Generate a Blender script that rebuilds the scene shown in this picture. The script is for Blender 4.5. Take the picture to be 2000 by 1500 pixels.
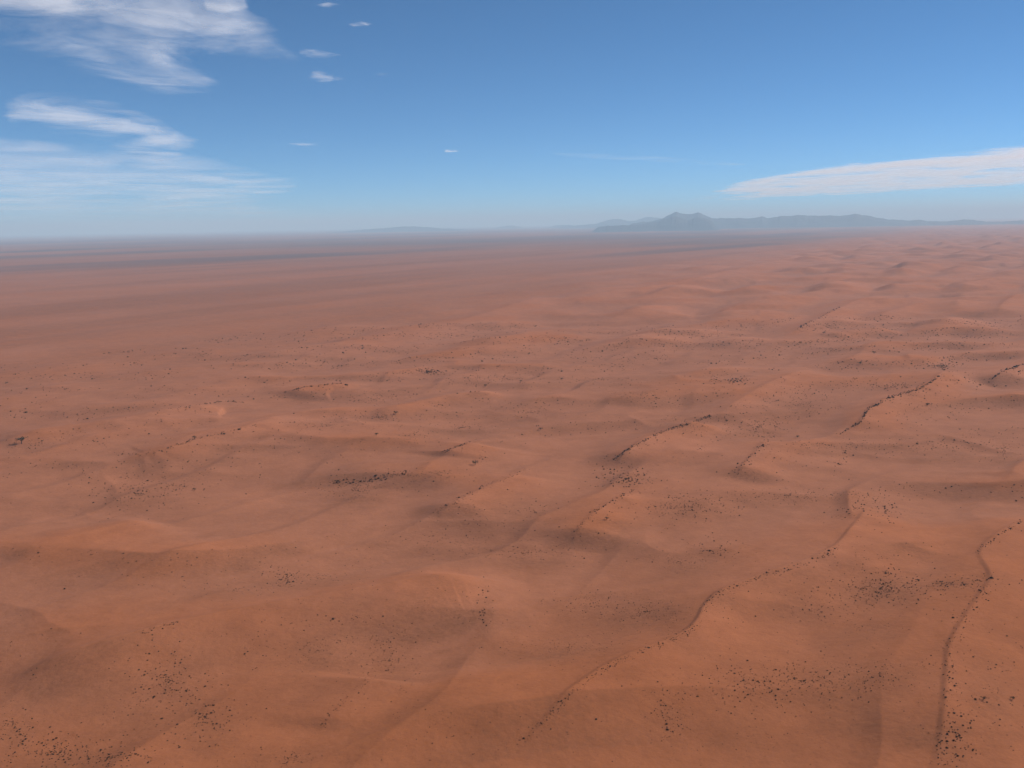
import bpy, math, random
import numpy as np

sc = bpy.context.scene
col = sc.collection
for o in list(bpy.data.objects):
    bpy.data.objects.remove(o)

# ------------------------------------------------------------------ camera
CAM_H = 150.0                      # light aircraft, metres above the dunes
PITCH = math.radians(9.25)
ROLL = math.radians(1.0)
FPX = 1921.0                       # focal length in pixels of a 2000 px wide frame
cam = bpy.data.cameras.new("camera")
cam.sensor_width = 36.0
cam.lens = 36.0 * FPX / 2000.0
cam.clip_start = 1.0
cam.clip_end = 900000.0
cam_ob = bpy.data.objects.new("camera", cam)
col.objects.link(cam_ob)
cam_ob.rotation_mode = 'XYZ'
from mathutils import Matrix
cam_ob.matrix_world = (Matrix.Translation((0, 0, CAM_H)) @ Matrix.Rotation(math.radians(90) - PITCH, 4, 'X')
                       @ Matrix.Rotation(-ROLL, 4, 'Z'))
sc.camera = cam_ob

# ------------------------------------------------------------------ light
SUN_EL = math.radians(37)
SUN_BEAR = math.radians(66)        # clockwise from the view direction (+Y): ahead and to the right
world = bpy.data.worlds.new("World")
sc.world = world
world.use_nodes = True
wn, wl = world.node_tree.nodes, world.node_tree.links
wn.clear()
sky = wn.new("ShaderNodeTexSky")
sky.sky_type = 'NISHITA'
sky.sun_disc = False
sky.sun_elevation = SUN_EL
sky.sun_rotation = SUN_BEAR
sky.altitude = 1100
sky.air_density = 0.45
sky.dust_density = 0.0
sky.ozone_density = 10.0
bg = wn.new("ShaderNodeBackground")
bg.inputs[1].default_value = 0.107
wo = wn.new("ShaderNodeOutputWorld")
tint = wn.new("ShaderNodeMix"); tint.data_type = 'RGBA'; tint.blend_type = 'MULTIPLY'
tint.inputs[0].default_value = 1.0
tint.inputs[7].default_value = (0.92, 1.15, 1.00, 1)      # white balance of the clear dry air
wl.new(sky.outputs[0], tint.inputs[6])
wl.new(tint.outputs[2], bg.inputs[0])
wl.new(bg.outputs[0], wo.inputs[0])

sun = bpy.data.lights.new("sun", 'SUN')
sun.energy = 5.0
sun.angle = math.radians(0.5)
sun.color = (1.0, 0.965, 0.92)
sun_ob = bpy.data.objects.new("sun", sun)
col.objects.link(sun_ob)
from mathutils import Vector
sd = Vector((math.sin(SUN_BEAR) * math.cos(SUN_EL), math.cos(SUN_BEAR) * math.cos(SUN_EL), math.sin(SUN_EL)))
sun_ob.rotation_euler = sd.to_track_quat('Z', 'Y').to_euler()
sun_ob.location = (300, 0, 400)

vs = sc.view_settings
vs.view_transform = 'Standard'
vs.look = 'None'
vs.exposure = 0.14
vs.gamma = 1.0
vs.use_curve_mapping = False
sc.cycles.use_denoising = True
sc.cycles.max_bounces = 6
sc.cycles.volume_bounces = 1
sc.cycles.transparent_max_bounces = 16

# ------------------------------------------------------------------ helpers
HAZE_DENSITY = 7.2e-5
GROUND_R = 70000.0

def hash2(ix, iy, seed):
    n = (ix.astype(np.int64) * 374761393 + iy.astype(np.int64) * 668265263 + seed * 2147483647) & 0xffffffff
    n = ((n ^ (n >> 13)) * 1274126177) & 0xffffffff
    return (n ^ (n >> 16)) & 0xffffffff

def perlin(x, y, seed=0):
    x = np.asarray(x, float); y = np.asarray(y, float)
    ix = np.floor(x); iy = np.floor(y)
    fx = x - ix; fy = y - iy
    def grad(dx, dy):
        a = hash2(ix + dx, iy + dy, seed) * (2 * math.pi / 4294967296.0)
        return np.cos(a) * (fx - dx) + np.sin(a) * (fy - dy)
    u = fx * fx * fx * (fx * (fx * 6 - 15) + 10)
    v = fy * fy * fy * (fy * (fy * 6 - 15) + 10)
    a = grad(0, 0) * (1 - u) + grad(1, 0) * u
    b = grad(0, 1) * (1 - u) + grad(1, 1) * u
    return (a * (1 - v) + b * v) * 1.5          # about -1 .. 1

def fbm(x, y, seed=0, octv=4, gain=0.5):
    r = 0; a = 1.0; f = 1.0
    for i in range(octv):
        r = r + a * perlin(x * f, y * f, seed + i * 17)
        a *= gain; f *= 2.03
    return r

def sstep(a, b, x):
    k = np.clip((x - a) / (b - a), 0, 1)
    return k * k * (3 - 2 * k)

def ray(px, py):
    """direction of the sight line through a point of the 2000 x 1500 photograph"""
    u = (np.asarray(px, float) - 1000) / FPX
    v = (750 - np.asarray(py, float)) / FPX
    c, s = math.cos(ROLL), math.sin(ROLL)
    u2 = u * c + v * s
    v2 = -u * s + v * c
    return u2, math.cos(PITCH) + v2 * math.sin(PITCH), -math.sin(PITCH) + v2 * math.cos(PITCH)

def to_plane(px, py, z=0.0):
    X, Y, Z = ray(px, py)
    k = (z - CAM_H) / Z
    return X * k, Y * k

def to_ground(px, py):
    z = np.zeros_like(np.asarray(px, float))
    for _ in range(10):
        x, y = to_plane(px, py, z)
        z = z + 0.5 * (height(x, y) - z)
    x, y = to_plane(px, py, z)
    return x, y

# ------------------------------------------------------------------ materials
def new_mat(name):
    m = bpy.data.materials.new(name)
    m.use_nodes = True
    m.node_tree.nodes.clear()
    return m, m.node_tree.nodes, m.node_tree.links

def principled_noise(name, c1, c2, scale, rough=0.9):
    m, n, l = new_mat(name)
    out = n.new("ShaderNodeOutputMaterial")
    b = n.new("ShaderNodeBsdfPrincipled")
    b.inputs["Roughness"].default_value = rough
    b.inputs["Specular IOR Level"].default_value = 0.1
    tc = n.new("ShaderNodeTexCoord")
    oi = n.new("ShaderNodeObjectInfo")
    nz = n.new("ShaderNodeTexNoise")
    nz.inputs["Scale"].default_value = scale
    nz.inputs["Detail"].default_value = 4
    add = n.new("ShaderNodeMath"); add.operation = 'ADD'
    mul = n.new("ShaderNodeMath"); mul.operation = 'MULTIPLY_ADD'
    mul.inputs[1].default_value = 0.5; mul.inputs[2].default_value = -0.25
    l.new(oi.outputs["Random"], mul.inputs[0])
    l.new(tc.outputs["Object"], nz.inputs["Vector"])
    l.new(nz.outputs["Fac"], add.inputs[0]); l.new(mul.outputs[0], add.inputs[1])
    mix = n.new("ShaderNodeMix"); mix.data_type = 'RGBA'
    mix.inputs[6].default_value = (*c1, 1); mix.inputs[7].default_value = (*c2, 1)
    l.new(add.outputs[0], mix.inputs[0])
    l.new(mix.outputs[2], b.inputs["Base Color"])
    l.new(b.outputs[0], out.inputs[0])
    return m

def sand_material():
    m, n, l = new_mat("red_sand")
    out = n.new("ShaderNodeOutputMaterial")
    b = n.new("ShaderNodeBsdfPrincipled")
    b.inputs["Roughness"].default_value = 0.95
    b.inputs["Specular IOR Level"].default_value = 0.05
    at = n.new("ShaderNodeAttribute"); at.attribute_name = "cover"
    sep = n.new("ShaderNodeSeparateColor")
    l.new(at.outputs["Color"], sep.inputs[0])
    geo = n.new("ShaderNodeNewGeometry")
    def noise(scale, detail=5, rough=0.55):
        t = n.new("ShaderNodeTexNoise")
        t.inputs["Scale"].default_value = scale
        t.inputs["Detail"].default_value = detail
        t.inputs["Roughness"].default_value = rough
        l.new(geo.outputs["Position"], t.inputs["Vector"])
        return t.outputs["Fac"]
    def mixc(fac, a, c):
        x = n.new("ShaderNodeMix"); x.data_type = 'RGBA'
        if isinstance(fac, float): x.inputs[0].default_value = fac
        else: l.new(fac, x.inputs[0])
        for i, v in ((6, a), (7, c)):
            if isinstance(v, tuple): x.inputs[i].default_value = (*v, 1)
            else: l.new(v, x.inputs[i])
        return x.outputs[2]
    def remap(v, a, b2, c=0.0, d=1.0):
        x = n.new("ShaderNodeMapRange")
        x.inputs[1].default_value = a; x.inputs[2].default_value = b2
        x.inputs[3].default_value = c; x.inputs[4].default_value = d
        l.new(v, x.inputs[0])
        return x.outputs[0]
    def math2(op, a, c):
        x = n.new("ShaderNodeMath"); x.operation = op
        for i, v in ((0, a), (1, c)):
            if isinstance(v, (int, float)): x.inputs[i].default_value = v
            else: l.new(v, x.inputs[i])
        return x.outputs[0]
    ridge_c = (0.362, 0.136, 0.070)
    deep_c = (0.322, 0.106, 0.042)
    pan_c = (0.304, 0.116, 0.060)
    grass_c = (0.190, 0.071, 0.033)
    c = mixc(remap(noise(0.006, 3), 0.35, 0.65), ridge_c, deep_c)
    c = mixc(sep.outputs[1], c, pan_c)                            # G: hard interdune floor
    c = mixc(at.outputs["Alpha"], c, (0.290, 0.092, 0.034))       # A: vignette darkening painted into the nearest sand, darker and redder
    tuft = remap(noise(0.55, 4, 0.7), 0.42, 0.66)
    veg = math2('MULTIPLY', sep.outputs[0], remap(tuft, 0.0, 1.0, 0.45, 1.0))
    c = mixc(veg, c, grass_c)                                      # R: dry grass cover
    c = mixc(sep.outputs[2], c, (0.085, 0.060, 0.058))             # B: darker bands of the plain far away
    speck = remap(noise(1.3, 2, 0.8), 0.58, 0.74, 0.0, 0.45)
    c = mixc(speck, c, (0.16, 0.055, 0.025))
    grain = n.new("ShaderNodeHueSaturation")
    l.new(math2('MULTIPLY', remap(noise(0.07, 9, 0.76), 0.25, 0.75, 0.83, 1.17), remap(noise(0.012, 9, 0.72), 0.25, 0.75, 0.90, 1.10)), grain.inputs["Value"])
    l.new(c, grain.inputs["Color"])
    l.new(grain.outputs[0], b.inputs["Base Color"])
    bump = n.new("ShaderNodeBump")
    bump.inputs["Strength"].default_value = 0.8
    bump.inputs["Distance"].default_value = 0.35
    l.new(noise(0.35, 5, 0.6), bump.inputs["Height"])
    l.new(bump.outputs[0], b.inputs["Normal"])
    l.new(b.outputs[0], out.inputs[0])
    return m

# ------------------------------------------------------------------ dune terrain
BEAR = math.radians(32)
SX, SY = math.sin(BEAR), math.cos(BEAR)

def st(x, y):
    return x * SX + y * SY, x * SY - y * SX     # along the ridges, across them (to the right)

# crests that can be followed in the photograph: pixels, height, right flank width, slip face width
CRESTS = [
    ([(985,1490),(1010,1455),(1060,1410),(1120,1350),(1190,1300),(1280,1262),(1345,1235),(1366,1212),(1372,1190),(1400,1160),(1470,1132),(1560,1105),(1610,1085),(1640,1068),(1680,1015),(1700,965)], 3.8, 46, 3.6),
    ([(1800,1580),(1825,1490),(1845,1400),(1850,1300),(1855,1260),(1882,1215),(1908,1170),(1945,1130),(1905,1080),(1950,1045),(2000,1015),(2080,975)], 3.0, 55, 3.8),
    ([(1195,900),(1230,875),(1290,845),(1390,812)], 5.0, 50, 4.5),
    ([(1390,812),(1450,775),(1530,735),(1600,712)], 3.0, 50, 7),
    ([(1640,848),(1680,825),(1695,800),(1740,775),(1800,758),(1835,735),(1845,715)], 5.5, 60, 4.5),
    ([(1932,745),(1950,728),(2000,712),(2080,690)], 5.0, 60, 5),
    ([(-60,855),(20,848),(110,835),(200,828),(330,800),(440,783),(475,786)], 4.0, 70, 6),
    ([(555,766),(600,755),(660,749),(685,753)], 4.0, 60, 5),
    ([(230,888),(300,884),(380,858),(500,830),(560,805)], 3.5, 50, 6),
    ([(-60,1315),(60,1290),(280,1240),(450,1200),(700,1155),(850,1125),(960,1117),(1040,1112)], 5.0, 52, 13),
    ([(850,1000),(900,972),(960,945),(1030,916)], 3.5, 45, 8),
    ([(865,883),(900,870),(930,858)], 3.4, 45, 5),
    ([(620,1425),(665,1380),(710,1332),(745,1300)], 1.6, 40, 5),
    ([(1430,930),(1470,890),(1505,850)], 3.6, 45, 6),
    ([(1110,1050),(1145,1015),(1180,985),(1245,955)], 3.4, 40, 6),
    ([(700,812),(790,790),(900,765),(1010,760)], 3.0, 50, 9),
    ([(1180,780),(1300,760),(1390,745)], 3.2, 50, 9),
    ([(1500,660),(1580,635),(1640,600),(1720,575)], 6, 70, 9),
    ([(1600,655),(1700,640),(1760,640)], 4.5, 70, 12),
    ([(1690,625),(1760,600),(1830,585)], 6, 80, 9),
    ([(1945,615),(1960,590),(1995,570)], 7, 80, 9),
    ([(1060,600),(1150,575),(1280,560),(1420,532),(1560,500)], 7, 140, 20),
    ([(850,640),(990,600),(1060,575)], 4, 100, 16),
    ([(0,1085),(60,1065),(180,1035),(320,1000)], 2.6, 45, 12),
]

def crest_points():
    out = []
    for pts, hh, wr, wl_ in CRESTS:
        p = np.array(pts, float)
        # resample with a smooth curve
        tt = np.arange(len(p)); ts = np.linspace(0, len(p) - 1, (len(p) - 1) * 4 + 1)
        px = np.interp(ts, tt, p[:, 0]); py = np.interp(ts, tt, p[:, 1])
        for _ in range(3):
            px[1:-1] = (px[:-2] + 2 * px[1:-1] + px[2:]) / 4
            py[1:-1] = (py[:-2] + 2 * py[1:-1] + py[2:]) / 4
        x, y = to_plane(px, py, hh * 0.3)
        out.append((x, y, hh, wr, wl_))
    return out
CP = crest_points()

def dunes_raw(x, y):
    s, t = st(x, y)
    r = np.hypot(x, y)
    edge = -760 - 0.11 * np.clip(s - 800, 0, None)
    field = sstep(-620, 150, t - edge + 90 * perlin(s / 500, t / 500, 5))
    # linear ridges
    w = 26 * perlin(s / 210, t / 260, 11) + 11 * perlin(s / 75, t / 90, 12)
    ph = (t + w) / 64.0
    pid = np.floor(ph); p = ph - pid
    up = np.clip(p / 0.16, 0, 1) ** 1.7; dn = 1 - (p - 0.16) / 0.84
    prof = np.where(p < 0.16, up, np.clip(dn, 0, 1) ** 1.35)
    amp = np.clip(0.45 + 0.9 * perlin(s / 150, pid * 7.31, 21), 0, 1.3)
    h1 = 2.3 * prof * amp
    # transverse lobes
    q = (y * 0.97 - x * 0.22) + 40 * perlin(x / 105, y / 160, 31)
    ph2 = q / 108.0
    qi = np.floor(ph2); qq = ph2 - qi
    prof2 = np.where(qq < 0.14, 0.0, np.where(qq < 0.46, (np.clip(qq - 0.14, 0, 1) / 0.32) ** 1.5, 1 - np.clip((qq - 0.46) / 0.54, 0, 1) ** 1.15))
    amp2 = np.clip(0.68 + 0.75 * perlin(x / 125, qi * 5.7, 41), 0.22, 1.25)
    h2 = 5.4 * prof2 * amp2 * (0.62 + 0.38 * sstep(-420, -200, t))
    fb = 4.6 * perlin(x / 190, y / 170, 51) + 1.5 * perlin(x / 85, y / 85, 52) + 0.4 * perlin(x / 26, y / 26, 53)
    fb = fb + 1.6 * np.clip(1 - np.abs(perlin(x / 95 + 0.4 * perlin(x / 60, y / 60, 56), y / 62, 54)), 0, 1) ** 2.5 * np.clip(0.5 + perlin(x / 200, y / 200, 55), 0, 1) - 0.4
    far = sstep(1200, 3000, r)
    q3 = (y * 0.93 - x * 0.36 + 90 * perlin(x / 300, y / 420, 61)) / 250.0
    q3i = np.floor(q3); q3 = q3 - q3i
    pr3 = np.where(q3 < 0.4, sstep(0.0, 0.4, q3), 1 - ((q3 - 0.4) / 0.6) ** 1.3)
    am3 = np.clip(0.5 + 0.9 * perlin(x / 260, q3i * 3.3, 62), 0, 1.3)
    # long rows of rounded dunes receding along the ridge direction
    p4 = (t + 60 * perlin(s / 420, t / 380, 63)) / 150.0
    p4i = np.floor(p4); p4 = p4 - p4i
    pr4 = np.where(p4 < 0.36, sstep(0.0, 0.36, p4), 1 - ((p4 - 0.36) / 0.64) ** 1.2)
    am4 = np.clip(0.55 + 0.9 * perlin(s / 190, p4i * 4.1, 64), 0.1, 1.3)
    h3 = 10 * far * pr3 * am3 - 1.5 + 11 * sstep(700, 1900, r) * pr4 * am4
    # open plain on the left: long faint swells
    sw = 2.4 * perlin(s / 1500, t / 210, 71) + 1.5 * perlin(s / 600, t / 90, 72) + 0.5 * perlin(x / 60, y / 60, 73)
    fade = 1 - sstep(14000, 26000, r)
    return (field * (0.97 * (h1 + h2 + fb - 3.6) + h3) + (1 - field) * sw) * fade, field

def crest_field(x, y):
    add = np.zeros_like(x); damp = np.ones_like(x)
    for cx, cy, hh, wr, wl_ in CP:
        R = wr * 1.6
        m = (x > cx.min() - R) & (x < cx.max() + R) & (y > cy.min() - R) & (y < cy.max() + R)
        if not m.any():
            continue
        qx, qy = x[m], y[m]
        best = np.full(qx.shape, 1e18); sgn = np.zeros(qx.shape); par = np.zeros(qx.shape)
        L = np.concatenate([[0], np.cumsum(np.hypot(np.diff(cx), np.diff(cy)))])
        for i in range(len(cx) - 1):
            dx, dy = cx[i + 1] - cx[i], cy[i + 1] - cy[i]
            ll = dx * dx + dy * dy + 1e-9
            k = np.clip(((qx - cx[i]) * dx + (qy - cy[i]) * dy) / ll, 0, 1)
            ex = qx - (cx[i] + k * dx); ey = qy - (cy[i] + k * dy)
            d2 = ex * ex + ey * ey
            c = d2 < best
            best = np.where(c, d2, best)
            sgn = np.where(c, np.sign(dx * ey - dy * ex), sgn)     # + left of the walking direction
            par = np.where(c, L[i] + k * math.sqrt(ll), par)
        d = np.sqrt(best)
        lt = L[-1]
        taper = sstep(0, 0.22 * lt, par) * (1 - sstep(0.78 * lt, lt, par))
        right = np.clip(1 - d / wr, 0, 1) ** 1.7
        slip = 0.22 * np.clip(1 - d / (wl_ * 0.45), 0, 1)         # small steep slip face
        left = slip + 0.78 * np.clip(1 - d / (wr * 0.6), 0, 1) ** 2.2
        prof = np.where(sgn > 0, left, right)
        wob = 1 + 0.25 * perlin(qx / 24, qy / 24, 81)
        v = 0.80 * hh * min(1.0, max(0.30, lt / 170.0)) * taper * prof * wob
        cur = add[m]
        add[m] = np.where(v > 0, np.maximum(cur, v), cur + np.where(cur <= 0, v, 0))
        near = np.exp(-(d / (wr * 0.55)) ** 2) * taper
        damp[m] = np.minimum(damp[m], 1 - 0.8 * near)
    return add, damp

def height(x, y):
    x = np.asarray(x, float); y = np.asarray(y, float)
    base, _ = dunes_raw(x, y)
    add, damp = crest_field(x, y)
    return base * damp + add

# grass and shrub patches seen in the photograph: centre, radii (pixels), number, size
PATCHES = [
    (1225,935,48,16,90,1.0),(1345,990,70,20,130,.75),(1540,968,150,13,130,.6),(1670,992,80,22,40,.8),(1390,1075,45,16,50,.8),
    (1330,1100,80,22,60,.5),(1720,1150,95,32,230,.9),(1860,1140,85,13,80,.9),(1600,1190,60,18,40,.8),(1680,1230,80,28,60,.5),
    (1570,1330,170,38,250,.9),(1460,1335,90,32,60,1.1),(1720,1320,90,22,60,.8),(1310,1400,40,55,45,.9),(1260,1195,105,26,150,.7),
    (1150,1178,60,18,60,.8),(1100,1265,100,24,110,.6),(945,1200,18,42,25,1.1),(1020,1080,120,14,90,.6),(900,1060,150,22,70,.5),
    (560,1130,28,14,45,1.1),(620,1125,130,24,90,.6),(460,1150,90,18,30,.7),(330,1330,55,42,80,1.1),(400,1400,65,50,110,1.1),
    (280,1370,60,28,30,.7),(110,1470,120,28,150,1.1),(30,1420,40,32,40,1.0),(220,1480,60,22,60,1.2),(620,1270,120,48,100,.8),
    (760,1290,55,58,60,.9),(560,1480,60,18,40,.8),(700,958,60,18,90,.6),(850,925,80,13,60,.6),(270,965,90,32,110,.8),
    (350,950,40,9,20,.9),(800,850,50,10,60,.5),(900,835,65,10,80,.55),(1030,805,90,13,80,.5),(1430,745,33,5,40,.9),
    (1160,740,120,10,60,.5),(840,727,33,6,45,.9),(930,740,50,7,40,.6),(1480,835,55,18,100,.7),(1560,790,60,13,80,.55),
    (1750,755,60,7,60,.7),(1840,715,28,6,45,.8),(1620,870,80,7,50,.6),(1850,875,110,17,60,.6),(1730,1000,28,28,25,.9),
    (1940,1350,55,115,40,1.0),(1870,1440,35,45,40,1.25),(1030,1000,100,28,40,.7),(1330,830,60,18,60,.5),(740,815,60,9,60,.6),
    (640,830,60,10,60,.5),(730,780,40,9,50,.5),(1250,770,60,8,50,.5),(1700,640,60,5,30,.6),(1600,680,60,6,30,.5),
    (1150,700,120,9,40,.5),(60,870,70,20,20,.5),(1960,880,50,25,40,.6),(1500,1440,120,40,25,.6),(860,1400,120,60,30,.7),
]
LINES = [
    ([(1010,1455),(1060,1410),(1120,1350),(1190,1300),(1280,1262),(1345,1235),(1365,1212)], 150, 3.5, .8),
    ([(1370,1192),(1400,1160),(1470,1132),(1560,1105),(1610,1085),(1640,1068)], 100, 3.0, .75),
    ([(1835,1500),(1850,1420),(1862,1350),(1850,1270),(1880,1216),(1908,1165),(1945,1130)], 130, 8, .9),
    ([(1905,1080),(1950,1045),(2000,1015)], 45, 2.5, .7),
    ([(1197,898),(1230,875),(1290,845),(1390,812)], 150, 1.2, .75),
    ([(1640,848),(1680,825),(1695,800),(1740,775),(1800,758),(1835,735),(1845,715)], 160, 1.2, .8),
    ([(1935,742),(1955,726),(2000,711)], 45, 1.0, .8),
    ([(555,766),(600,755),(660,749),(682,753)], 60, 0.8, .8),
    ([(330,800),(440,783),(475,786)], 40, 0.9, .7),
    ([(230,889),(300,885),(380,858),(500,831)], 60, 1.2, .7),
    ([(850,1000),(900,972),(960,945),(1030,916)], 60, 3.0, .7),
    ([(865,883),(900,870),(930,858)], 45, 1.2, .7),
    ([(625,1420),(665,1378),(710,1332),(745,1300)], 45, 4, .8),
    ([(1430,930),(1470,890),(1510,850)], 60, 4, .7),
    ([(1115,1045),(1145,1015),(1180,985),(1245,955)], 55, 2.5, .7),
    ([(1638,930),(1645,900),(1650,875)], 25, 3, .7),
    ([(650,943),(720,939),(760,930),(800,921)], 75, 3.0, 1.0),
    ([(275,1237),(300,1228),(350,1214)], 16, 1.5, .8),
    ([(1560,640),(1640,600)], 40, 0.8, .9),
    ([(1350,880),(1400,860),(1440,830)], 20, 4, .6),
    ([(720,1205),(745,1250),(790,1290)], 20, 10, .9),
    ([(1300,1330),(1290,1390),(1320,1440)], 22, 8, 1.0),
]

def build_ground():
    az = np.concatenate([np.arange(-180, -38, 4.0), np.arange(-38, 38.001, 0.1), np.arange(42, 180, 4.0)])
    rr = list(CAM_H / np.tan(np.radians(np.concatenate([[89, 80, 70, 62, 55, 50, 46, 43], np.arange(40, 5.0, -0.056)]))))
    rr += list(np.arange(rr[-1] + 21, 5200, 24.0))
    rr += list(np.arange(rr[-1] + 40, 12500, 60.0))
    rr += list(np.geomspace(rr[-1] * 1.01, GROUND_R, 90))
    rr = np.array(rr)
    A, R = np.meshgrid(np.radians(az), rr)
    X = R * np.sin(A); Y = R * np.cos(A)
    nr, na = X.shape
    x = X.ravel(); y = Y.ravel()
    raw, field = dunes_raw(x, y)
    add, damp = crest_field(x, y)
    z = raw * damp + add
    # slow rise of the far plain towards the mountains (a few tens of metres over tens of km)
    co = np.empty((nr * na + 1, 3), np.float32)
    co[:-1, 0] = x; co[:-1, 1] = y; co[:-1, 2] = z
    co[-1] = (0, 0, float(height(np.zeros(1), np.zeros(1))[0]))
    i = np.arange(nr - 1)[:, None] * na; j = np.arange(na)[None, :]
    jn = (j + 1) % na
    quads = np.stack([i + j, i + jn, i + na + jn, i + na + j], -1).reshape(-1, 4)[:, ::-1]
    tris = np.stack([np.full(na, nr * na), np.arange(na), (np.arange(na) + 1) % na], -1)[:, ::-1]
    me = bpy.data.meshes.new("desert_ground")
    nq, nt = len(quads), len(tris)
    me.vertices.add(len(co)); me.vertices.foreach_set("co", co.ravel())
    me.loops.add(nq * 4 + nt * 3)
    me.loops.foreach_set("vertex_index", np.concatenate([quads.ravel(), tris.ravel()]).astype(np.int32))
    me.polygons.add(nq + nt)
    me.polygons.foreach_set("loop_start", np.concatenate([np.arange(nq) * 4, nq * 4 + np.arange(nt) * 3]).astype(np.int32))
    me.polygons.foreach_set("use_smooth", np.ones(nq + nt, bool))
    me.update(calc_edges=True)
    # ground cover: R dry grass, G interdune floor, B darker far plain, A painted vignette on nearest sand
    r = np.hypot(x, y); s, t = st(x, y)
    veg = np.zeros_like(x)
    for (cx, cy, rx, ry, n_, sz) in PATCHES:
        gx, gy = to_plane(np.array([cx, cx - rx, cx + rx, cx, cx]), np.array([cy, cy, cy, cy - ry, cy + ry]))
        m = (np.abs(x - gx[0]) < 3 * abs(gx[2] - gx[0]) + 5) & (y > gy[4] - 40) & (y < gy[3] + 60)
        hx = abs(gx[2] - gx[1]) / 2; hy = abs(gy[3] - gy[4]) / 2
        sh = (gx[3] - gx[4]) / (gy[3] - gy[4])
        v = np.exp(-(((x[m] - gx[0] - sh * (y[m] - gy[0])) / hx) ** 2 + ((y[m] - gy[0]) / hy) ** 2) * 0.8)
        veg[m] = np.maximum(veg[m], v * min(1.0, 0.35 + n_ / 220))
    nv = fbm(x / 70, y / 85, 101, 3)
    zz = z.reshape(nr, na); drr = np.gradient(rr)[:, None]
    lee = (np.gradient(zz, axis=0) / drr).ravel()                 # slip-side slopes carry the grass
    veg = np.maximum(veg * (0.75 + 0.35 * nv), sstep(0.03, 0.15, lee) * np.clip(0.46 + 0.45 * nv, 0, 1) * field)
    plain = (1 - field)
    streak = 0.5 + 0.75 * fbm(s / 2600, t / 260, 103, 4)
    veg = np.maximum(veg, plain * (0.12 + 0.72 * sstep(0.15, 0.95, streak)))
    floor = sstep(0.6, -3.0, z) * field * 0.9 + plain * (0.35 + 0.4 * sstep(0.35, 0.75, 0.5 + 0.5 * fbm(s / 800 + 9, t / 120, 107, 3)))
    dark = sstep(0.46, 0.75, 0.5 + 0.6 * fbm(s / 7000 + 2.2, t / 1500 + 0.7, 109, 4)) * sstep(2500, 6000, r)
    band = np.exp(-((np.log(np.maximum(r, 1)) - np.log(9000)) / 0.22) ** 2) * sstep(-0.42, -0.1, np.arctan2(x, y)) * (1 - sstep(0.17, 0.30, np.arctan2(x, y)))
    dark = np.clip(np.maximum(dark * 0.85, band * 0.9), 0, 1) * (0.7 + 0.3 * fbm(x / 1200, y / 1500, 113, 3))
    dark = np.clip(0.85 * dark + 0.16 * sstep(1500, 5000, r) * plain, 0, 1) * (0.15 + 0.85 * plain)
    cov = np.zeros((nr * na + 1, 4), np.float32)
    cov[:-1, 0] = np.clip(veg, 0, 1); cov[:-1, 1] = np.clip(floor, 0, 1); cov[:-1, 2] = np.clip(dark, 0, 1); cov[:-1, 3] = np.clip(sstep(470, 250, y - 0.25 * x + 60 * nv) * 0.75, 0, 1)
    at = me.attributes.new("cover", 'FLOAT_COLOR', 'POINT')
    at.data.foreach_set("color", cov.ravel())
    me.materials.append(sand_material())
    ob = bpy.data.objects.new("desert_ground", me)
    ob["kind"] = "structure"
    ob["label"] = "red sand desert of low dunes running to the horizon"
    ob["category"] = "ground"
    col.objects.link(ob)
    return float(z.min())
ZMIN = build_ground()

# ------------------------------------------------------------------ mountains on the horizon
ROCK = principled_noise("mountain_rock", (0.034, 0.036, 0.044), (0.075, 0.068, 0.066), 0.003)

def mountain(name, profile, dist, depth, label, seed, rough=0.16):
    p = np.array(profile, float)
    nx, nv = 260, 34
    px = np.linspace(p[0, 0], p[-1, 0], nx)
    py = np.interp(px, p[:, 0], p[:, 1])
    k3 = np.array([1, 2, 1]) / 4.0
    py[1:-1] = np.convolve(py, k3, 'valid')
    py = py + 1.1 * perlin(px / 13, px * 0 + seed, seed) + 0.7 * perlin(px / 5, px * 0 + seed, seed + 3)
    X, Y, Z = ray(px, py)
    hor = np.hypot(X, Y)
    top = CAM_H + dist * Z / hor
    u_ = np.linspace(0, 1, nx)
    top = np.maximum(top, 4) * sstep(0, 0.09, u_) * (1 - sstep(0.91, 1, u_))
    bx, by = X / hor, Y / hor
    V = np.linspace(-1, 1, nv)
    U, VV = np.meshgrid(np.arange(nx), V)
    dd = dist + VV * depth
    gx = bx[None, :] * dd; gy = by[None, :] * dd
    n1 = fbm(gx / 800, gy / 1000, seed, 5, 0.55)
    n2 = 1 - np.abs(perlin(gx / 350, gy / 600, seed + 5))
    cross = np.clip(1 - np.abs(VV) ** 1.1, 0, 1) ** 1.15
    wob = 1 + rough * 2.0 * (n1 * 0.7 + (n2 - 0.6)) * np.clip(np.abs(VV) * 2.2, 0.12, 1)
    zz = top[None, :] * cross * wob - 6 - 8 * np.abs(VV)
    verts = np.stack([gx, gy, zz], -1).reshape(-1, 3)
    i = np.arange(nv - 1)[:, None] * nx; j = np.arange(nx - 1)[None, :]
    f = np.stack([i + j, i + j + 1, i + nx + j + 1, i + nx + j], -1).reshape(-1, 4)
    me = bpy.data.meshes.new(name)
    me.from_pydata(verts.tolist(), [], f.tolist())
    me.update()
    me.materials.append(ROCK)
    ob = bpy.data.objects.new(name, me)
    ob["kind"] = "structure"; ob["label"] = label; ob["category"] = "mountain"
    col.objects.link(ob)

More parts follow.
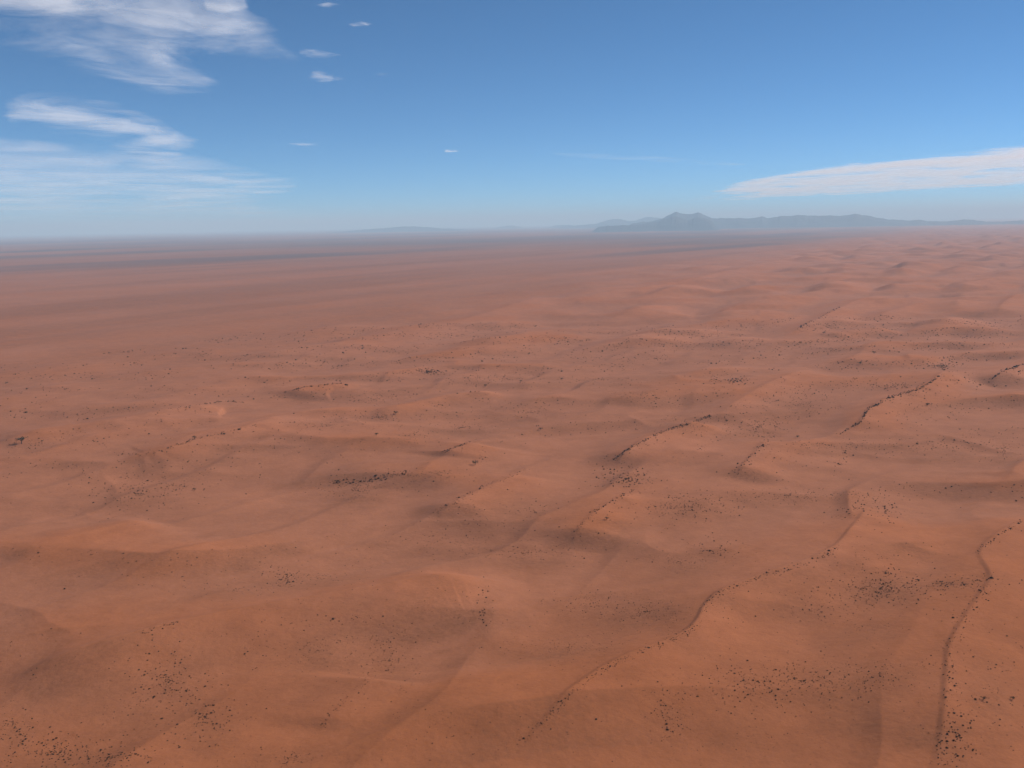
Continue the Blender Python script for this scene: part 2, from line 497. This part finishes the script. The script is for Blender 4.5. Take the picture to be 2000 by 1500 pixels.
mountain("mountain", [(1150,445),(1165,441),(1190,440),(1215,439),(1245,438),(1262,435),(1285,432),(1300,426),(1308,422),(1322,422),(1335,426),(1344,429),(1355,425),(1364,424),(1380,426),(1392,431),(1402,436),(1412,443)],
         16500, 1300, "dark blue twin-humped mountain in front of the pointed peaks", 201)
mountain("mountain", [(1215,441),(1232,436),(1250,433),(1275,431),(1295,425),(1306,419),(1313,416),(1321,412),(1328,415),(1336,416),(1346,418),(1354,416),(1363,413),(1372,417),(1382,422),(1395,427),(1410,430),(1425,436),(1440,443)],
         19200, 1300, "pale blue mountain with two pointed peaks, highest on the horizon", 211, 0.1)
mountain("mountain_range", [(1310,440),(1345,430),(1380,426),(1410,425),(1430,425),(1445,424),(1460,426),(1478,423),(1490,422),(1500,425),(1515,423),(1528,421),(1545,421),(1562,419),(1578,420),(1600,421),(1620,420),(1640,421),(1655,419),(1671,416),(1685,419),(1700,421),(1715,425),(1730,427),(1760,429),(1780,430),(1793,428),(1810,431),(1840,432),(1865,430),(1888,427),(1905,429),(1920,432),(1960,432),(1990,430),(2030,428),(2090,432),(2160,440)],
         19500, 1600, "long blue mountain range under the right-hand cloud", 221, 0.14)
mountain("mountain_range", [(1080,446),(1098,441),(1120,440),(1150,438),(1165,436),(1180,431),(1195,427),(1210,427),(1222,430),(1240,431),(1258,424),(1270,423),(1295,426),(1330,430),(1360,440)],
         28000, 1800, "faint pale mountain range left of the twin peaks", 231, 0.1)
mountain("low_hills", [(1060,446),(1085,440),(1100,438),(1120,440),(1140,446)], 32000, 1800, "barely visible hill on the horizon left of the pale range", 241, 0.08)
mountain("low_hills", [(930,451),(955,447),(985,441),(1005,440),(1030,446),(1060,450)], 34000, 1800, "very faint low hill in the haze near the middle of the horizon", 251, 0.08)
mountain("low_hills", [(560,463),(620,455),(680,451),(720,447),(760,444),(800,441),(835,443),(870,446),(950,449),(1020,450)],
         27000, 2000, "low pale hill swelling along the hazy left horizon", 261, 0.05)

# ------------------------------------------------------------------ shrubs
rng = np.random.default_rng(7)
random.seed(7)
SHRUB_MAT = principled_noise("dark_shrub", (0.050, 0.024, 0.012), (0.095, 0.048, 0.025), 2.0)
TUFT_MAT = principled_noise("dry_tuft", (0.095, 0.045, 0.020), (0.150, 0.072, 0.034), 2.0)
BARK_MAT = principled_noise("thorn_bark", (0.06, 0.04, 0.03), (0.11, 0.08, 0.06), 3.0)
LEAF_MAT = principled_noise("thorn_leaf", (0.035, 0.032, 0.014), (0.070, 0.058, 0.028), 1.0)

def shrub_arrays(seed, blades=30, dome=True):
    """a unit shrub (1 m across): an uneven twiggy dome with blades sticking out"""
    r = np.random.default_rng(seed)
    v = []; f = []
    if dome:
        n = 6
        for ring, (rad, zz) in enumerate(((0.36, -0.08), (0.38, 0.20), (0.22, 0.40))):
            for k in range(n):
                a = 2 * math.pi * (k + 0.5 * ring) / n
                q = rad * r.uniform(0.75, 1.2)
                v.append((q * math.cos(a), q * math.sin(a), zz * r.uniform(0.8, 1.2)))
        v.append((0, 0, 0.47))
        for ring in range(2):
            for k in range(n):
                a, b = ring * n + k, ring * n + (k + 1) % n
                f.append((a, b, b + n)); f.append((a, b + n, a + n))
        for k in range(n):
            f.append((2 * n + k, 2 * n + (k + 1) % n, 3 * n))
    for _ in range(blades):
        a = r.uniform(0, 2 * math.pi); e = r.uniform(0.15, 1.45)
        d = np.array([math.cos(a) * math.cos(e), math.sin(a) * math.cos(e), math.sin(e)])
        L = r.uniform(0.42, 0.62)
        side = np.cross(d, (r.normal(), r.normal(), r.normal()))
        side = side / (np.linalg.norm(side) + 1e-6) * r.uniform(0.05, 0.10)
        b0 = d * 0.15; tip = d * L * np.array([1, 1, 0.95])
        i = len(v)
        mid = d * L * 0.7
        v += [tuple(b0), tuple(mid + side), tuple(tip), tuple(mid - side)]
        f += [(i, i + 1, i + 2), (i, i + 2, i + 3)]
    return np.array(v), f

def mesh_from(name, v, f, mat):
    me = bpy.data.meshes.new(name)
    me.from_pydata([tuple(p) for p in v], [], f)
    me.update()
    me.materials.append(mat)
    return me

SHRUB_MESH = [mesh_from("desert_shrub", *shrub_arrays(300 + k), SHRUB_MAT) for k in range(6)]

spots = []          # px, py, size(m), patch id
def size_at(px, py, sz):
    x, y = to_plane(px, py)
    return np.minimum(sz * np.where(np.asarray(py) > 1100, 3.2, 3.8) * np.hypot(np.hypot(x, y), CAM_H) / FPX, 1.7 * sz + 0.3)

for pid, (cx, cy, rx, ry, n_, sz) in enumerate(PATCHES):
    n2 = int(n_ * 3.6)
    a = rng.uniform(0, 2 * math.pi, n2); q = np.abs(rng.normal(0, 0.95, n2)) ** 0.85
    px = cx + rx * q * np.cos(a); py = cy + ry * q * np.sin(a)
    # clumping
    k = perlin(px / 26, py / 9, 400 + pid) > rng.uniform(-0.9, 0.6, n2)
    dm = size_at(px, py, sz) * np.minimum(np.exp(rng.normal(-0.42, 0.34, n2)), 1.25)
    for a_, b_, d_ in zip(px[k], py[k], dm[k]):
        spots.append((a_, b_, d_, pid))
for lid, (pts, n_, jit, sz) in enumerate(LINES):
    p = np.array(pts, float)
    L = np.concatenate([[0], np.cumsum(np.hypot(np.diff(p[:, 0]), np.diff(p[:, 1])))])
    n_ = int(n_ * 2.0); u = rng.uniform(0, L[-1], n_)
    px = np.interp(u, L, p[:, 0]) + rng.normal(0, jit * 1.35, n_); py = np.interp(u, L, p[:, 1]) + rng.normal(0, jit * 0.9, n_)
    k = perlin(u / 25, u * 0 + lid, 500) > -0.45
    dm = size_at(px, py, sz) * np.exp(rng.normal(-0.46, 0.42, n_))
    for a_, b_, d_ in zip(px[k], py[k], dm[k]):
        spots.append((a_, b_, d_, 1000 + lid))
# thin scatter over the whole dune field, in ground coordinates
gx = rng.uniform(-700, 900, 60000); gy = rng.uniform(225, 1500, 60000)
def ground_to_px(x, y, z):
    dx, dy, dz = x, y, z - CAM_H
    f = dy * math.cos(PITCH) - dz * math.sin(PITCH)
    up = dy * math.sin(PITCH) + dz * math.cos(PITCH)
    u2, v2 = dx / f, up / f
    c, s = math.cos(ROLL), math.sin(ROLL)
    u = u2 * c - v2 * s; v = u2 * s + v2 * c
    return 1000 + FPX * u, 750 - FPX * v

S = np.array(spots)
sx, sy = to_ground(S[:, 0], S[:, 1])
sd_, sp_ = S[:, 2], S[:, 3].astype(int)
spx, spy = S[:, 0], S[:, 1]
_, fld = dunes_raw(gx, gy)
den = fbm(gx / 60, gy / 60, 601, 3)
slope = (height(gx, gy + 3) - height(gx, gy - 3)) / 6.0
keep = (fld > 0.3) & (0.55 * den + 9.0 * np.clip(slope, -0.05, 0.15) > rng.uniform(0.0, 1.5, len(gx)))
gx, gy = gx[keep], gy[keep]
gz = height(gx, gy)
qx, qy = ground_to_px(gx, gy, gz)
kv = (qx > -40) & (qx < 2040) & (qy < 1540)
gx, gy, qx, qy = gx[kv], gy[kv], qx[kv], qy[kv]
gd = np.minimum(2.1 * np.hypot(np.hypot(gx, gy), CAM_H) / FPX, 1.3) * np.exp(rng.normal(0.0, 0.3, len(gx)))
sx = np.concatenate([sx, gx]); sy = np.concatenate([sy, gy]); sd_ = np.concatenate([sd_, gd])
sp_ = np.concatenate([sp_, np.full(len(gx), -1)]); spx = np.concatenate([spx, qx]); spy = np.concatenate([spy, qy])
sz_ = height(sx, sy)
slant = np.sqrt(sx ** 2 + sy ** 2 + (CAM_H - sz_) ** 2)
apparent = sd_ / slant
visible = (spx > 4) & (spx < 1996) & (spy < 1496)
order = np.argsort(-np.where(visible & (sp_ >= 0), apparent, 0))
N_IND = 300
ind = order[:N_IND]; rest = order[N_IND:]

def where_words(px, py, p):
    """plain words for where a shrub stands"""
    names = {0: "on the long bottom centre crest", 1: "on the crest right of centre",
             2: "along the steep lower right ridge", 12: "on the short ridge left of bottom centre",
             16: "in the dark row at middle left", 20: "scattered left of bottom centre",
             21: "right of the bottom centre crest"}
    if p - 1000 in names:
        return names[p - 1000]
    v = "bottom" if py > 1400 else "lower" if py > 1150 else "middle" if py > 850 else "upper"
    h = ("left corner" if px < 120 else "far left" if px < 300 else "left" if px < 600 else "left of centre" if px < 900
         else "centre" if px < 1250 else "right of centre" if px < 1500 else "right" if px < 1750 else "far right")
    return "in the %s %s patch" % (v, h)

words = [where_words(spx[i], spy[i], sp_[i]) for i in ind]
special = {}
for w in sorted(set(words)):
    mem = [k for k in range(len(ind)) if words[k] == w]
    for adj, key in (("leftmost", lambda k: spx[ind[k]]), ("rightmost", lambda k: -spx[ind[k]]),
                     ("lowest", lambda k: -spy[ind[k]]), ("topmost", lambda k: spy[ind[k]]), ("largest", lambda k: -apparent[ind[k]])):
        free = min(mem, key=key)
        if len(mem) > 2 and free not in special:
            special[free] = adj
for k, i in enumerate(ind):
    o = bpy.data.objects.new("desert_shrub", SHRUB_MESH[k % 6])
    d = sd_[i]
    o.location = (sx[i], sy[i], sz_[i])
    o.scale = (d * rng.uniform(0.85, 1.3), d * rng.uniform(0.85, 1.2), d * rng.uniform(0.7, 1.0))
    o.rotation_euler = (0, 0, rng.uniform(0, 6.28))
    w = words[k]
    o["label"] = (special[k] + " of the small dark shrubs " if k in special else "small dark shrub ") + w
    o["category"] = "shrub"
    o["group"] = "shrubs " + w
    col.objects.link(o)

def scatter(name, idx, arrays, mat, label, cat, scale=1.0, flat=0.9):
    vs_, fs_ = [], []
    base = 0
    vers = [(np.array(v), np.array(f)) for v, f in arrays]
    for c, i in enumerate(idx):
        v, f = vers[c % len(vers)]
        a = rng.uniform(0, 6.28); d = sd_[i] * scale
        ca, sa = math.cos(a) * d, math.sin(a) * d
        w = np.empty_like(v)
        w[:, 0] = v[:, 0] * ca - v[:, 1] * sa + sx[i]
        w[:, 1] = v[:, 0] * sa + v[:, 1] * ca + sy[i]
        w[:, 2] = v[:, 2] * d * flat + sz_[i]
        vs_.append(w); fs_.append(f + base); base += len(v)
    V = np.concatenate(vs_); Fc = np.concatenate(fs_)
    me = bpy.data.meshes.new(name)
    me.vertices.add(len(V)); me.vertices.foreach_set("co", V.astype(np.float32).ravel())
    me.loops.add(len(Fc) * 3); me.loops.foreach_set("vertex_index", Fc.astype(np.int32).ravel())
    me.polygons.add(len(Fc)); me.polygons.foreach_set("loop_start", (np.arange(len(Fc)) * 3).astype(np.int32))
    me.update(calc_edges=True)
    me.materials.append(mat)
    o = bpy.data.objects.new(name, me)
    o["kind"] = "stuff"; o["label"] = label; o["category"] = cat
    col.objects.link(o)

pick = rng.uniform(0, 1, len(rest))
big = np.where(sp_[rest] >= 0, pick < 0.75, pick < 0.45)
scr = rest[big]
tuf = rest[~big]

scatter("scrub", scr, [shrub_arrays(340 + k, 12) for k in range(4)], SHRUB_MAT,
        "tiny dark shrubs peppered over the red dunes in patches and rows", "scrub", 1.05)
scatter("dry_grass", tuf, [shrub_arrays(360 + k, 14, False) for k in range(4)], TUFT_MAT,
        "brown dry grass tufts thinly dotted over the red sand", "grass", 1.1)

# ------------------------------------------------------------------ lone thorn trees
def tree_meshes(seed):
    r = np.random.default_rng(seed)
    v, f = [], []
    def tube(p0, p1, r0, r1):
        p0 = np.array(p0); p1 = np.array(p1)
        d = (p1 - p0) / np.linalg.norm(p1 - p0)
        a = np.cross(d, (0.3, 0.9, 0.2)); a /= np.linalg.norm(a); b = np.cross(d, a)
        i = len(v)
        for p, q in ((p0, r0), (p1, r1)):
            for k in range(6):
                t = k * math.pi / 3
                v.append(tuple(p + q * (math.cos(t) * a + math.sin(t) * b)))
        for k in range(6):
            f.append((i + k, i + (k + 1) % 6, i + 6 + (k + 1) % 6, i + 6 + k))
    tube((0, 0, -0.3), (0.05, 0.02, 1.0), 0.22, 0.15)
    tips = []
    for k in range(6):
        a = k * 1.05 + r.uniform(-.3, .3)
        e = (math.cos(a) * r.uniform(.8, 1.4), math.sin(a) * r.uniform(.8, 1.4), r.uniform(1.7, 2.4))
        tube((0.05, 0.02, 0.95), e, 0.10, 0.04)
        tips.append(e)
    tv, tf = [], []
    for k in range(26):
        c = np.array(tips[k % 6]) * np.array([1, 1, 1.0]) + r.normal(0, 1, 3) * np.array([.55, .55, .28])
        for _ in range(14):
            p = c + r.normal(0, 1, 3) * np.array([.26, .26, .17])
            a_ = r.normal(0, 1, 3); a_ /= np.linalg.norm(a_)
            b_ = np.cross(a_, r.normal(0, 1, 3)); b_ /= np.linalg.norm(b_)
            q = r.uniform(.12, .22)
            i = len(tv)
            tv += [tuple(p - a_ * q), tuple(p + b_ * q * .6), tuple(p + a_ * q), tuple(p - b_ * q * .6)]
            tf.append((i, i + 1, i + 2, i + 3))
    return mesh_from("trunk", v, f, BARK_MAT), mesh_from("crown", tv, tf, LEAF_MAT)

TREES = [tree_meshes(700 + k) for k in range(3)]
LONE = [
    (42,866,1.75,"large lone dark thorn tree at the far left edge of the dunes"),
    (380,857,.75,"small lone thorn tree on the crest at middle left"),
    (773,809,.9,"lone thorn tree beside a grassy hollow left of centre"),
    (735,851,.75,"lone thorn tree on bare sand left of centre, below the grassy hollow"),
    (928,908,1.0,"lone black thorn tree on bare sand at the centre"),
    (948,755,.8,"small thorn tree far back left of centre"),
    (1017,746,.7,"small far thorn tree, left of a pair on the mid dunes"),
    (1097,742,.75,"small far thorn tree, right of a pair on the mid dunes"),
    (1056,840,.7,"lone thorn tree on the smooth floor right of the central hollow"),
    (1185,1015,.55,"lone round bush on bare sand below the dense central patch"),
    (1609,652,1.1,"lone thorn tree far back on the right-hand dunes, farthest of three"),
    (1707,691,1.1,"lone thorn tree on the right-hand dunes, right one of three"),
    (1680,712,1.0,"lone thorn tree on the right-hand dunes, nearest of three"),
    (1812,792,.8,"lone thorn tree right of the dark winding crest"),
    (1419,824,.6,"lone thorn tree at the end of the straight central crest"),
    (1558,855,.6,"small lone bush below the winding crest at right"),
    (380,958,.55,"small bush beside the grassy slope at left"),
    (1921,1367,.4,"lone bush right of the steep lower right ridge"),
    (1978,1367,.4,"lone bush at the right edge beside the lower right ridge"),
]
lx, ly = to_ground(np.array([t[0] for t in LONE], float), np.array([t[1] for t in LONE], float))
lz = height(lx, ly)
for k, (px, py, s_, lab) in enumerate(LONE):
    e = bpy.data.objects.new("thorn_tree", None)
    e.location = (lx[k], ly[k], lz[k]); e.scale = (s_, s_, s_); e.rotation_euler = (0, 0, k * 1.7)
    e["label"] = lab; e["category"] = "tree"; e["group"] = "lone thorn trees on the dunes"
    e.empty_display_size = 1.0
    col.objects.link(e)
    for nm, me in zip(("trunk", "crown"), TREES[k % 3]):
        c = bpy.data.objects.new(nm, me)
        c.parent = e
        col.objects.link(c)

# ------------------------------------------------------------------ clouds
def cloud_material(name, scale, lo, hi, white, aspect=1.0, maxa=0.95, amp=1.6, detail=5, rough=0.52):
    m, n, l = new_mat(name)
    out = n.new("ShaderNodeOutputMaterial")
    at = n.new("ShaderNodeAttribute"); at.attribute_name = "cloudiness"
    geo = n.new("ShaderNodeNewGeometry")
    mp = n.new("ShaderNodeMapping")
    mp.inputs["Scale"].default_value = (1.0, aspect, 1.0)
    l.new(geo.outputs["Position"], mp.inputs[0])
    nz = n.new("ShaderNodeTexNoise")
    nz.inputs["Scale"].default_value = scale
    nz.inputs["Detail"].default_value = detail
    nz.inputs["Roughness"].default_value = rough
    nz.inputs["Distortion"].default_value = 0.6
    l.new(mp.outputs[0], nz.inputs["Vector"])
    am = n.new("ShaderNodeMath"); am.operation = 'MULTIPLY_ADD'
    am.inputs[1].default_value = amp; am.inputs[2].default_value = 0.5 - 0.5 * amp
    l.new(nz.outputs["Fac"], am.inputs[0])
    ad = n.new("ShaderNodeMath"); ad.operation = 'ADD'
    l.new(at.outputs["Fac"], ad.inputs[0]); l.new(am.outputs[0], ad.inputs[1])
    mr = n.new("ShaderNodeMapRange"); mr.interpolation_type = 'SMOOTHSTEP'
    mr.inputs[1].default_value = lo; mr.inputs[2].default_value = hi; mr.inputs[4].default_value = maxa
    l.new(ad.outputs[0], mr.inputs[0])
    tr = n.new("ShaderNodeBsdfTransparent")
    tl = n.new("ShaderNodeBsdfTranslucent"); tl.inputs[0].default_value = (*white, 1)
    df = n.new("ShaderNodeBsdfDiffuse"); df.inputs[0].default_value = (*white, 1)
    mx0 = n.new("ShaderNodeMixShader"); mx0.inputs[0].default_value = 0.15
    l.new(tl.outputs[0], mx0.inputs[1]); l.new(df.outputs[0], mx0.inputs[2])
    mx = n.new("ShaderNodeMixShader")
    l.new(mr.outputs[0], mx.inputs[0]); l.new(tr.outputs[0], mx.inputs[1]); l.new(mx0.outputs[0], mx.inputs[2])
    l.new(mx.outputs[0], out.inputs[0])
    return m

def poly_sd(px, py, poly):
    """signed distance in pixels, + inside"""
    p = np.array(poly, float); q = np.roll(p, -1, 0)
    d = np.full(px.shape, 1e18); ins = np.zeros(px.shape, bool)
    for (x0, y0), (x1, y1) in zip(p, q):
        dx, dy = x1 - x0, y1 - y0
        k = np.clip(((px - x0) * dx + (py - y0) * dy) / (dx * dx + dy * dy + 1e-9), 0, 1)
        d = np.minimum(d, np.hypot(px - x0 - k * dx, py - y0 - k * dy))
        c = ((y0 > py) != (y1 > py))
        xi = x0 + (py - y0) * dx / (dy if abs(dy) > 1e-9 else 1e-9)
        ins ^= c & (px < xi)
    return np.where(ins, d, -d)

def cloud(poly, alt, thick, mat, soft, label, step=5.0, gain=0.30, pad=None, group=None):
    p = np.array(poly, float)
    pad = 0.5 * soft + step
    x0, y0 = p.min(0) - pad; x1, y1 = p.max(0) + pad
    nx = max(8, int((x1 - x0) / step)); ny = max(6, int((y1 - y0) / (step * 0.5)))
    gx_, gy_ = np.meshgrid(np.linspace(x0, x1, nx), np.linspace(y0, y1, ny))
    sdv = poly_sd(gx_, gy_, poly)
    ok = (sdv > -pad) & (ray(gx_, gy_)[2] > 0.011)      # nothing farther than the sky can hold
    k_ = np.clip(sdv / (0.5 * soft), -1.6, 1)
    dens = np.where(k_ > 0, k_ * gain, k_ * 1.1)
    body = np.clip((sdv + pad) / (40.0 + pad), 0, 1)
    wx, wy = to_plane(gx_, np.where(ok, gy_, 0.0), alt)
    lump = 0.6 + 0.4 * fbm(wx / 2600, wy / 2600, int(x0) % 97, 3)
    V = []; D = []
    zt = alt + thick * body * lump; zb = alt - 0.35 * thick * body * lump
    idx = -np.ones((2, ny, nx), int)
    for layer, z in ((0, zb), (1, zt)):
        for a in range(ny):
            for b in range(nx):
                if ok[a, b]:
                    idx[layer, a, b] = len(V)
                    V.append((wx[a, b], wy[a, b], z[a, b])); D.append(dens[a, b] - (0.0 if layer else 0.30))
    Fc = []
    for layer in (0, 1):
        I = idx[layer]
        for a in range(ny - 1):
            for b in range(nx - 1):
                q = (I[a, b], I[a, b + 1], I[a + 1, b + 1], I[a + 1, b])
                if min(q) >= 0:
                    Fc.append(q if layer == 0 else q[::-1])
    me = bpy.data.meshes.new("cloud")
    me.from_pydata(V, [], Fc)
    me.update()
    me.polygons.foreach_set("use_smooth", np.ones(len(Fc), bool))
    a_ = me.attributes.new("cloudiness", 'FLOAT', 'POINT')
    a_.data.foreach_set("value", np.array(D, np.float32))
    me.materials.append(mat)
    o = bpy.data.objects.new("cloud", me)
    o["label"] = label; o["category"] = "cloud"
    if group: o["group"] = group
    col.objects.link(o)

WISP = cloud_material("cirrus_cloud", 0.00026, 0.18, 1.35, (0.97, 0.96, 0.95), 0.8, 0.47, 2.7, 9, 0.60)
VEIL = cloud_material("veil_cloud", 0.00018, 0.15, 1.40, (0.96, 0.95, 0.95), 0.7, 0.40, 1.8, 7, 0.52)
BANK = cloud_material("bank_cloud", 0.00020, 0.28, 1.25, (0.93, 0.895, 0.885), 0.6, 0.74, 2.8, 8, 0.60)
PUFF = cloud_material("puff_cloud", 0.0010, 0.35, 1.35, (0.98, 0.97, 0.97), 0.7, 0.34, 2.8, 8, 0.62)

cloud([(-160,-110),(380,-100),(400,-30),(455,20),(480,50),(525,80),(560,118),(500,112),(440,106),(380,110),(360,135),(400,160),(330,175),(230,155),(150,130),(60,100),(0,80),(-160,40)],
      5200, 260, WISP, 130, "large white wispy cloud filling the upper left corner")
cloud([(15,205),(55,185),(130,188),(220,205),(330,248),(380,285),(345,300),(260,294),(170,265),(80,245),(20,238)],
      4200, 160, WISP, 58, "middle wispy cloud at left, below the large corner cloud")
cloud([(-120,270),(40,276),(200,290),(300,286),(390,308),(480,334),(575,362),(545,380),(500,392),(500,408),(330,412),(180,410),(30,404),(-120,402)],
      3600, 150, VEIL, 60, "broad pale veil cloud at left, low above the horizon")
cloud([(-120,385),(120,390),(330,396),(480,404),(575,412),(470,422),(250,426),(-120,430)],
      2800, 100, VEIL, 40, "faintest lowest veil cloud just above the left horizon", 6)
cloud([(1388,376),(1430,360),(1500,344),(1600,326),(1700,316),(1800,304),(1900,294),(2000,285),(2120,272),(2120,362),(1980,362),(1900,366),(1800,372),(1700,380),(1600,382),(1500,388),(1420,391),(1400,389),(1480,378),(1420,378)],
      3400, 150, BANK, 16, "long bright wedge-shaped cloud bank tapering left above the mountains", 3, .6)
cloud([(1345,389),(1365,384),(1410,379),(1412,384),(1380,391),(1350,393)], 3300, 60, PUFF, 9, "thin cloud scrap at the tip of the right-hand cloud bank", 2, .22)
cloud([(584,100),(600,98),(630,100),(665,108),(640,113),(600,114),(586,108)], 5200, 90, PUFF, 14, "small bright cloud right of the large corner cloud, upper of two", 2, .22)
cloud([(598,150),(612,140),(645,142),(680,152),(660,158),(625,160),(602,155)], 5200, 90, PUFF, 15, "small bright cloud right of the large corner cloud, lower of two", 2, .22)
cloud([(864,296),(872,291),(890,291),(901,295),(890,299),(870,300)], 3800, 70, PUFF, 8, "tiny bright cloud alone in the middle of the sky", 2, .8)
cloud([(565,281),(590,278),(625,280),(640,283),(600,286)], 3800, 60, PUFF, 9, "thin cloud streak below the two small left clouds", 2, .22)
cloud([(680,47),(705,43),(732,45),(715,51),(690,51)], 5600, 60, PUFF, 9, "thin cloud streak near the top, left of centre", 2, .22)
cloud([(395,-20),(470,-20),(480,14),(440,24),(405,18)], 5600, 120, WISP, 30, "small wispy cloud cut by the top edge beside the corner cloud", 3, .02)
cloud([(722,144),(740,141),(760,144),(742,148)], 5200, 40, PUFF, 8, "very thin faint streak right of the two small left clouds", 2, .22)
cloud([(610,10),(640,5),(668,9),(640,15)], 5600, 40, PUFF, 9, "faint cloud streak at the top edge left of centre", 2, .22)

cloud([(1080,300),(1200,302),(1340,311),(1460,322),(1380,322),(1240,312),(1120,307)], 3600, 50, VEIL, 12,
      "very faint thin cloud streak above the twin-peaked mountain", 4, -.18)

# ------------------------------------------------------------------ haze
def haze():
    r = GROUND_R + 2500; z0 = ZMIN - 40; z1 = 560
    r2 = r + 1370.0            # slightly oblong
    v = [(-r2, -r - 900, z0), (r, -r - 900, z0), (r, r2, z0), (-r2, r2, z0), (-r2, -r - 900, z1), (r, -r - 900, z1), (r, r2, z1), (-r2, r2, z1)]
    f = [(0, 3, 2, 1), (4, 5, 6, 7), (0, 1, 5, 4), (1, 2, 6, 5), (2, 3, 7, 6), (3, 0, 4, 7)]
    m, n, l = new_mat("haze")
    out = n.new("ShaderNodeOutputMaterial")
    pv = n.new("ShaderNodeVolumePrincipled")
    pv.inputs["Color"].default_value = (0.53, 0.80, 1.0, 1)
    pv.inputs["Absorption Color"].default_value = (0.20, 0.20, 0.20, 1)
    pv.inputs["Density"].default_value = HAZE_DENSITY
    pv.inputs["Anisotropy"].default_value = 0.0
    l.new(pv.outputs[0], out.inputs["Volume"])
    me = bpy.data.meshes.new("haze"); me.from_pydata(v, [], f); me.update()
    me.materials.append(m)
    o = bpy.data.objects.new("haze", me)
    o["kind"] = "stuff"; o["label"] = "thin pale blue haze over the whole desert"; o["category"] = "haze"
    col.objects.link(o)
haze()
